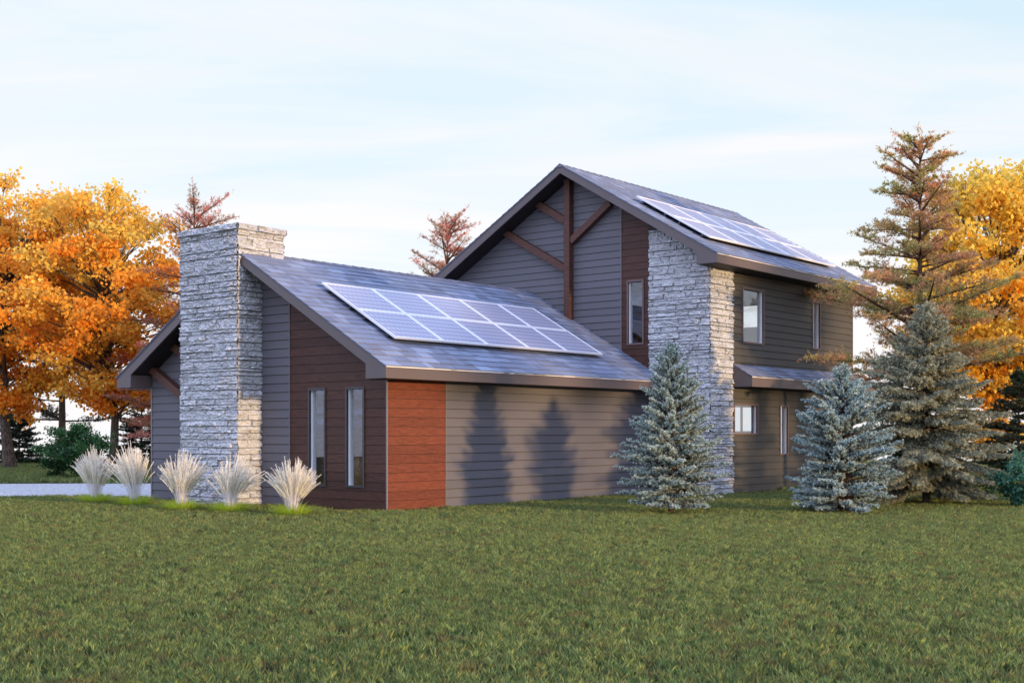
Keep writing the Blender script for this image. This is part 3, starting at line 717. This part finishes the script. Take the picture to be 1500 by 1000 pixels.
# ------------------------------------------------------------------ ornamental grasses
MP = m_leaf("pale_plume", .3, .7, .08, .15, 3); ML2 = m_leaf("lime_leaves", .4, .5, .15, .2, 4)
def feather(loc, h, r, seed, label):
    rng = np.random.default_rng(seed); rnd = random.Random(seed)
    e = empty("ornamental_grass", (loc[0], loc[1], 0)); tag(e, label, "ornamental grass", "feathery grasses along the front wall")
    st, sc, pl, pc = [], [], [], []; lean = Vector((rnd.gauss(0, .06), rnd.gauss(0, .06), 0))
    for k in range(210):
        az = rnd.uniform(0, 6.283); sp = rnd.random()**.7; ln = h*rnd.uniform(.72, 1.04)*(1-.22*sp)
        b = Vector((math.cos(az), math.sin(az), 0))*rnd.uniform(0, .11); out = Vector((math.cos(az), math.sin(az), 0)); bendf = sp*r*rnd.uniform(.75, 1.25)
        n = 9; pts = []
        for i in range(n+1):
            f = i/n; pts.append(b+lean*(f*f)+out*(bendf*(f**1.7))+Vector((0, 0, ln*(f-.12*sp*f*f*f))))
        cam_side = Vector((out.y, -out.x, 0)); cam_side = (cam_side+Vector((rnd.gauss(0, .5), rnd.gauss(0, .5), 0))).normalized()
        g = rnd.uniform(.8, 1.1)
        for i in range(n):
            w = .0026; a, c = pts[i], pts[i+1]; s = cam_side*w
            st.append([a-s, a+s, c+s*.8, c-s*.8]); sc.append((.80*g, .76*g, .77*g))
        # seed head: upper 38 percent, short kites hugging the stem
        m = 30
        for j in range(m):
            f = .52+.48*j/m; i = min(n-1, int(f*n)); q = pts[i].lerp(pts[i+1], f*n-i); d = (pts[i+1]-pts[i]).normalized()
            for _ in range(3):
                rr = Vector((rnd.gauss(0, 1), rnd.gauss(0, 1), rnd.gauss(0, .5))).normalized()
                dd = (d+rr*.55).normalized(); L = .055*rnd.uniform(.6, 1.1)*(1-.3*abs(f-.78)/.2); s = dd.cross(rr).normalized()*.0042
                pl.append([q, q+dd*L*.4+s, q+dd*L, q+dd*L*.4-s]); gg = g*rnd.uniform(.9, 1.1); pc.append((.94*gg, .89*gg, .76*gg))
    A = lambda l: np.array([[tuple(v) for v in q] for q in l])
    tris_obj("stalks", MP, A(st), np.array(sc), e, 4); tris_obj("seed_heads", MP, A(pl), np.array(pc), e, 4)
    lf, lc = [], []
    for k in range(900):
        az = rnd.uniform(0, 6.283); out = Vector((math.cos(az), math.sin(az), 0)); L = rnd.uniform(.30, .55); b = out*rnd.uniform(0, .26)
        el = rnd.uniform(.5, 1.35); s = Vector((-out.y, out.x, 0))*.006; p0 = b; prev = p0
        pts = [b+out*(L*math.cos(el)*f*(1+.4*f))+Vector((0, 0, L*math.sin(el)*(f-.45*f*f))) for f in (0, .33, .66, 1)]
        c = (rnd.uniform(.42, .60), rnd.uniform(.54, .70), rnd.uniform(.03, .09))
        for i in range(3):
            w0, w1 = (1-.3*i), (1-.3*(i+1)); lf.append([pts[i]-s*w0, pts[i]+s*w0, pts[i+1]+s*w1, pts[i+1]-s*w1]); lc.append(c)
    tris_obj("base_leaves", ML2, A(lf), np.array(lc), e, 4)
for k, (loc, h, r, lab) in enumerate([((-1.762, 7.176), 1.30, .42, "feathery pale grass clump farthest left, in front of the gravel drive"),
        ((-1.78, 5.70), 1.40, .44, "tallest feathery pale grass clump, second from left, half against the left wall"),
        ((-2.15, 3.55), 1.25, .47, "feathery pale grass clump at the left foot of the stone chimney"),
        ((-1.89, 2.36), 1.17, .46, "feathery pale grass clump at the right corner of the stone chimney"),
        ((-1.77, .70), 1.17, .46, "feathery pale grass clump nearest the narrow front windows")]):
    feather(loc, h, r, 300+k, lab)

# ------------------------------------------------------------------ ground, gravel, lawn
g = MB(); rings = [0, 10, 20, 30, 40, 50, 58, 64, 72, 90, 130, 220, 500, 1200, 3000]; seg = 72
def gz(r): return 0 if r <= 62 else -((r-62)*.085 if r < 220 else 13.4+(r-220)*.032)
P0 = (CX+3, CY+3)
for r in rings:
    for k in range(seg):
        a = 2*math.pi*k/seg; g.v.append((P0[0]+r*math.cos(a), P0[1]+r*math.sin(a), gz(r)))
for i in range(len(rings)-1):
    for k in range(seg):
        j = (k+1) % seg; g.f.append((i*seg+k, i*seg+j, (i+1)*seg+j, (i+1)*seg+k)); g.c.append((1, 1, 1))
gr = g.build("ground", M['ground'], recalc=False); tag(gr, kind="structure")
near = [at(px, D) for px, D in ((-500, 30.6), (-250, 30.2), (0, 29.8), (130, 29.6), (260, 29.2), (420, 31.5))]
far = [at(px, D) for px, D in ((470, 37.0), (300, 37.8), (150, 37.9), (0, 37.6), (-250, 37.0), (-500, 36.6))]
dm = MB(); dm.poly([(x, y, .006) for x, y in near+far]); dr = dm.build("gravel_drive", M['gravel'], recalc=False); tag(dr, kind="structure")
drive_poly = near+far
def inside(x, y, poly):
    c = False; n = len(poly)
    for i in range(n):
        x1, y1 = poly[i]; x2, y2 = poly[(i+1) % n]
        if (y1 > y) != (y2 > y) and x < (x2-x1)*(y-y1)/(y2-y1)+x1: c = not c
    return c
# blade patch: one square metre of grass, plus loose points where it is set out
rng = np.random.default_rng(7); NBL = 3500; NTF = 360
tc_ = rng.random((NTF, 2))*1.24-.62; th_ = .7+.6*rng.random(NTF); ti_ = rng.integers(0, NTF, NBL); tg_ = .5+.95*rng.random(NTF)
az = rng.random(NBL)*6.283; ro_ = .003+.020*rng.random(NBL)
bx = tc_[ti_]+np.stack([np.cos(az), np.sin(az)], 1)*ro_[:, None]; hh = (.046+.040*rng.random(NBL))*th_[ti_]; ln = .05+ro_*13+.18*rng.random(NBL)
dirv = np.stack([np.cos(az)*ln, np.sin(az)*ln, np.ones(NBL)], 1); dirv /= np.linalg.norm(dirv, axis=1, keepdims=True)
b0 = np.concatenate([bx, np.full((NBL, 1), -.004)], 1)
sd = np.stack([-np.sin(az+rng.normal(size=NBL)*.8), np.cos(az), np.zeros(NBL)], 1); wd = (.0028+.0024*rng.random(NBL))[:, None]
mid = b0+dirv*hh[:, None]*.6; tipv = mid+(dirv+np.stack([np.cos(az)*.5, np.sin(az)*.5, np.zeros(NBL)], 1))*hh[:, None]*.45
V = np.stack([b0-sd*wd, b0+sd*wd, mid+sd*wd*.8, tipv, mid-sd*wd*.8], 1)
palg = np.array([(.25, .33, .10), (.33, .38, .125), (.20, .31, .105), (.43, .44, .16), (.13, .215, .07), (.30, .20, .105)])
Cg = palg[rng.choice(6, NBL, p=[.28, .24, .2, .12, .11, .05])]*(.75+.45*rng.random((NBL, 1)))*tg_[ti_][:, None]
pts = []
def ok(x, y):
    if -.15 < x < Xg+.3 and -.12 < y < wy1+.1: return False
    if Xg-.1 < x < Xb+.1 and Ys-.15 < y < Yn+.1: return False
    if cx0-.15 < x < cx1 and cy0-.15 < y < cy1+.15: return False
    return not inside(x, y, drive_poly)
rp = random.Random(3)
def lay(D0, D1, sp, half):
    D = D0
    while D < D1:
        w = D*half; lat = -w
        while lat < w:
            dd = D+rp.uniform(-.2, .2)*sp; la = lat+rp.uniform(-.2, .2)*sp
            x = CX+_c*dd+_s*la; y = CY+_s*dd-_c*la
            r_ = math.hypot(x-P0[0], y-P0[1])
            if ok(x, y) and r_ < 61.5: pts.append((x, y, 0, sp))
            lat += sp
        D += sp
lay(2.5, 6.6, .85, 1.6); lay(6.6, 20, .78, .85); lay(20, 34, 1.0, .62)
lay(34, 62, 1.7, .6)
me = bpy.data.meshes.new("lawn_grass")
nv = NBL*5; allv = np.concatenate([V.reshape(-1, 3), np.array([p[:3] for p in pts])])
me.vertices.add(len(allv)); me.vertices.foreach_set("co", allv.ravel().astype(np.float32))
me.loops.add(nv); me.loops.foreach_set("vertex_index", np.arange(nv, dtype=np.int32))
me.polygons.add(NBL); me.polygons.foreach_set("loop_start", (np.arange(NBL)*5).astype(np.int32)); me.update(calc_edges=True)
ca = me.attributes.new("col", 'FLOAT_COLOR', 'FACE'); arr = np.ones((NBL, 4), dtype=np.float32); arr[:, :3] = Cg; ca.data.foreach_set("color", arr.ravel())
ip = me.attributes.new("spot", 'FLOAT', 'POINT'); sv = np.zeros(len(allv), dtype=np.float32); sv[nv:] = [p[3] for p in pts]; ip.data.foreach_set("value", sv)
def m_blade():
    t = NT("grass_blades"); n = t.noise(t.pos(), .55, 4, .6); n2 = t.noise(t.pos(), 3.2, 3); n3 = t.noise(t.pos(), .12, 2)
    c = t.mix(1, t.attr(), t.mix(n, (.72, .80, .72), (1.28, 1.2, 1.15)), 'MULTIPLY')
    c = t.mix(t.math('MULTIPLY', t.ramp(n2, [(.54, (0, 0, 0)), (.68, (1, 1, 1))]), .7), c, (.22, .125, .07))
    c = t.mix(t.math('MULTIPLY', n3, .35), c, (.29, .33, .11))
    d = t.pbr(c, .6, .2); tr = t.new('BsdfTranslucent'); t.l.new(c, tr.inputs[0])
    m = t.n.new('ShaderNodeMixShader'); m.inputs[0].default_value = .28; t.l.new(d, m.inputs[1]); t.l.new(tr.outputs[0], m.inputs[2])
    return t.done(m.outputs[0])
me.materials.append(m_blade())
lawn = bpy.data.objects.new("lawn_grass", me); link(lawn); tag(lawn, "short green lawn grass with a few brown patches covering the foreground", "grass", kind="stuff")
ng = bpy.data.node_groups.new("lay_grass", 'GeometryNodeTree')
ng.interface.new_socket("Geometry", in_out='INPUT', socket_type='NodeSocketGeometry'); ng.interface.new_socket("Geometry", in_out='OUTPUT', socket_type='NodeSocketGeometry')
N = ng.nodes; Lk = ng.links
gi = N.new('NodeGroupInput'); go = N.new('NodeGroupOutput')
na = N.new('GeometryNodeInputNamedAttribute'); na.data_type = 'FLOAT'; na.inputs['Name'].default_value = "spot"
cmpn = N.new('FunctionNodeCompare'); cmpn.data_type = 'FLOAT'; cmpn.operation = 'GREATER_THAN'; cmpn.inputs[1].default_value = .1; Lk.new(na.outputs[0], cmpn.inputs[0])
sg = N.new('GeometryNodeSeparateGeometry'); sg.domain = 'POINT'; Lk.new(gi.outputs[0], sg.inputs[0]); Lk.new(cmpn.outputs[0], sg.inputs[1])
iop = N.new('GeometryNodeInstanceOnPoints'); Lk.new(sg.outputs[0], iop.inputs['Points']); Lk.new(sg.outputs[1], iop.inputs['Instance'])
rv = N.new('FunctionNodeRandomValue'); rv.data_type = 'FLOAT_VECTOR'; rv.inputs[0].default_value = (-.02, -.02, 0); rv.inputs[1].default_value = (.02, .02, 6.283); Lk.new(rv.outputs[0], iop.inputs['Rotation'])
mm = N.new('ShaderNodeMath'); mm.operation = 'MULTIPLY'; mm.inputs[1].default_value = 1.05; na2 = N.new('GeometryNodeInputNamedAttribute'); na2.data_type = 'FLOAT'; na2.inputs['Name'].default_value = "spot"
Lk.new(na2.outputs[0], mm.inputs[0]); Lk.new(mm.outputs[0], iop.inputs['Scale'])
Lk.new(iop.outputs[0], go.inputs[0])
md = lawn.modifiers.new("lay_grass", 'NODES'); md.node_group = ng

# ------------------------------------------------------------------ light
SUN_EL = math.atan(.077)
w = bpy.data.worlds.new("World"); scene.world = w; w.use_nodes = True; T = w.node_tree; n = T.nodes; l = T.links; n.clear()
out = n.new('ShaderNodeOutputWorld'); bgn = n.new('ShaderNodeBackground'); l.new(bgn.outputs[0], out.inputs[0])
tc = n.new('ShaderNodeTexCoord'); sx = n.new('ShaderNodeSeparateXYZ'); l.new(tc.outputs['Generated'], sx.inputs[0])
def mth(op, a, b=0., c=None, cl=False):
    m = n.new('ShaderNodeMath'); m.operation = op; m.use_clamp = cl
    for i_, v in ((0, a), (1, b), (2, c)):
        if v is None: continue
        if hasattr(v, 'links'): l.new(v, m.inputs[i_])
        else: m.inputs[i_].default_value = v
    return m.outputs[0]
def mixc(f, a, b):
    m = n.new('ShaderNodeMix'); m.data_type = 'RGBA'
    for i_, v in ((0, f), (6, a), (7, b)):
        if hasattr(v, 'links'): l.new(v, m.inputs[i_])
        else: m.inputs[i_].default_value = v if i_ == 0 else (*v, 1)
    return m.outputs[2]
rampn = n.new('ShaderNodeValToRGB'); l.new(mth('MAXIMUM', sx.outputs[2], 0), rampn.inputs[0]); e = rampn.color_ramp.elements
for _ in range(3): e.new(.5)
for el, (p, c) in zip(e, [(0, (.45, .46, .485)), (.10, (.425, .455, .49)), (.30, (.33, .41, .458)), (.55, (.36, .48, .80)), (1, (.36, .48, .90))]): el.position = p; el.color = (*c, 1)
# brighter, bluer sky added opposite the front walls as fill for their shade
fd_ = mth('ADD', mth('MULTIPLY', sx.outputs[0], .97), mth('MULTIPLY', sx.outputs[1], .05))
side = mth('MULTIPLY_ADD', fd_, -1.5, .35, True)
base = mixc(mth('MULTIPLY', side, .85), rampn.outputs[0], (.74, .86, 1.32))
# thin streaky clouds
den = mth('ADD', mth('MAXIMUM', sx.outputs[2], 0), .09)
cv = n.new('ShaderNodeCombineXYZ')
ax = mth('DIVIDE', mth('ADD', mth('MULTIPLY', sx.outputs[0], _c), mth('MULTIPLY', sx.outputs[1], _s)), den); ay = mth('DIVIDE', mth('SUBTRACT', mth('MULTIPLY', sx.outputs[0], _s), mth('MULTIPLY', sx.outputs[1], _c)), den)
l.new(ax, cv.inputs[0]); l.new(mth('MULTIPLY_ADD', ay, .36, mth('MULTIPLY', ax, .30)), cv.inputs[1])
cn = n.new('ShaderNodeTexNoise'); l.new(cv.outputs[0], cn.inputs['Vector']); cn.inputs['Scale'].default_value = 1.45; cn.inputs['Detail'].default_value = 7; cn.inputs['Roughness'].default_value = .52; cn.inputs['Distortion'].default_value = 1.1
cr = n.new('ShaderNodeValToRGB'); l.new(cn.outputs[0], cr.inputs[0]); cr.color_ramp.elements[0].position = .38; cr.color_ramp.elements[1].position = .60
cf = mth('MULTIPLY', cr.outputs[0], mth('MULTIPLY_ADD', sx.outputs[2], -1.2, .95, True))
withc = mixc(mth('MULTIPLY', cf, .92), base, (.495, .466, .466))
sky = n.new('ShaderNodeTexSky'); sky.sky_type = 'NISHITA'; sky.sun_disc = False; sky.sun_elevation = SUN_EL; sky.sun_rotation = R(180)
skm = n.new('ShaderNodeVectorMath'); skm.operation = 'SCALE'; skm.inputs[3].default_value = .10; l.new(sky.outputs[0], skm.inputs[0])
fin = mixc(.06, withc, skm.outputs[0])
l.new(fin, bgn.inputs[0]); bgn.inputs[1].default_value = 1.0
sl = bpy.data.lights.new("sun", 'SUN'); sl.energy = 2.0; sl.specular_factor = 1; sl.angle = R(2.2); sl.color = (1, .66, .33)
so = bpy.data.objects.new("sun", sl); link(so)
d = Vector((-.008, 1, -.077)); so.rotation_euler = d.to_track_quat('-Z', 'Y').to_euler()

scene.render.engine = 'CYCLES'
scene.view_settings.view_transform = 'Standard'; scene.view_settings.look = 'None'; scene.view_settings.exposure = 1.15; scene.view_settings.gamma = 1
scene.cycles.max_bounces = 8; scene.cycles.transparent_max_bounces = 12
scene.render.resolution_x = 1024; scene.render.resolution_y = 682
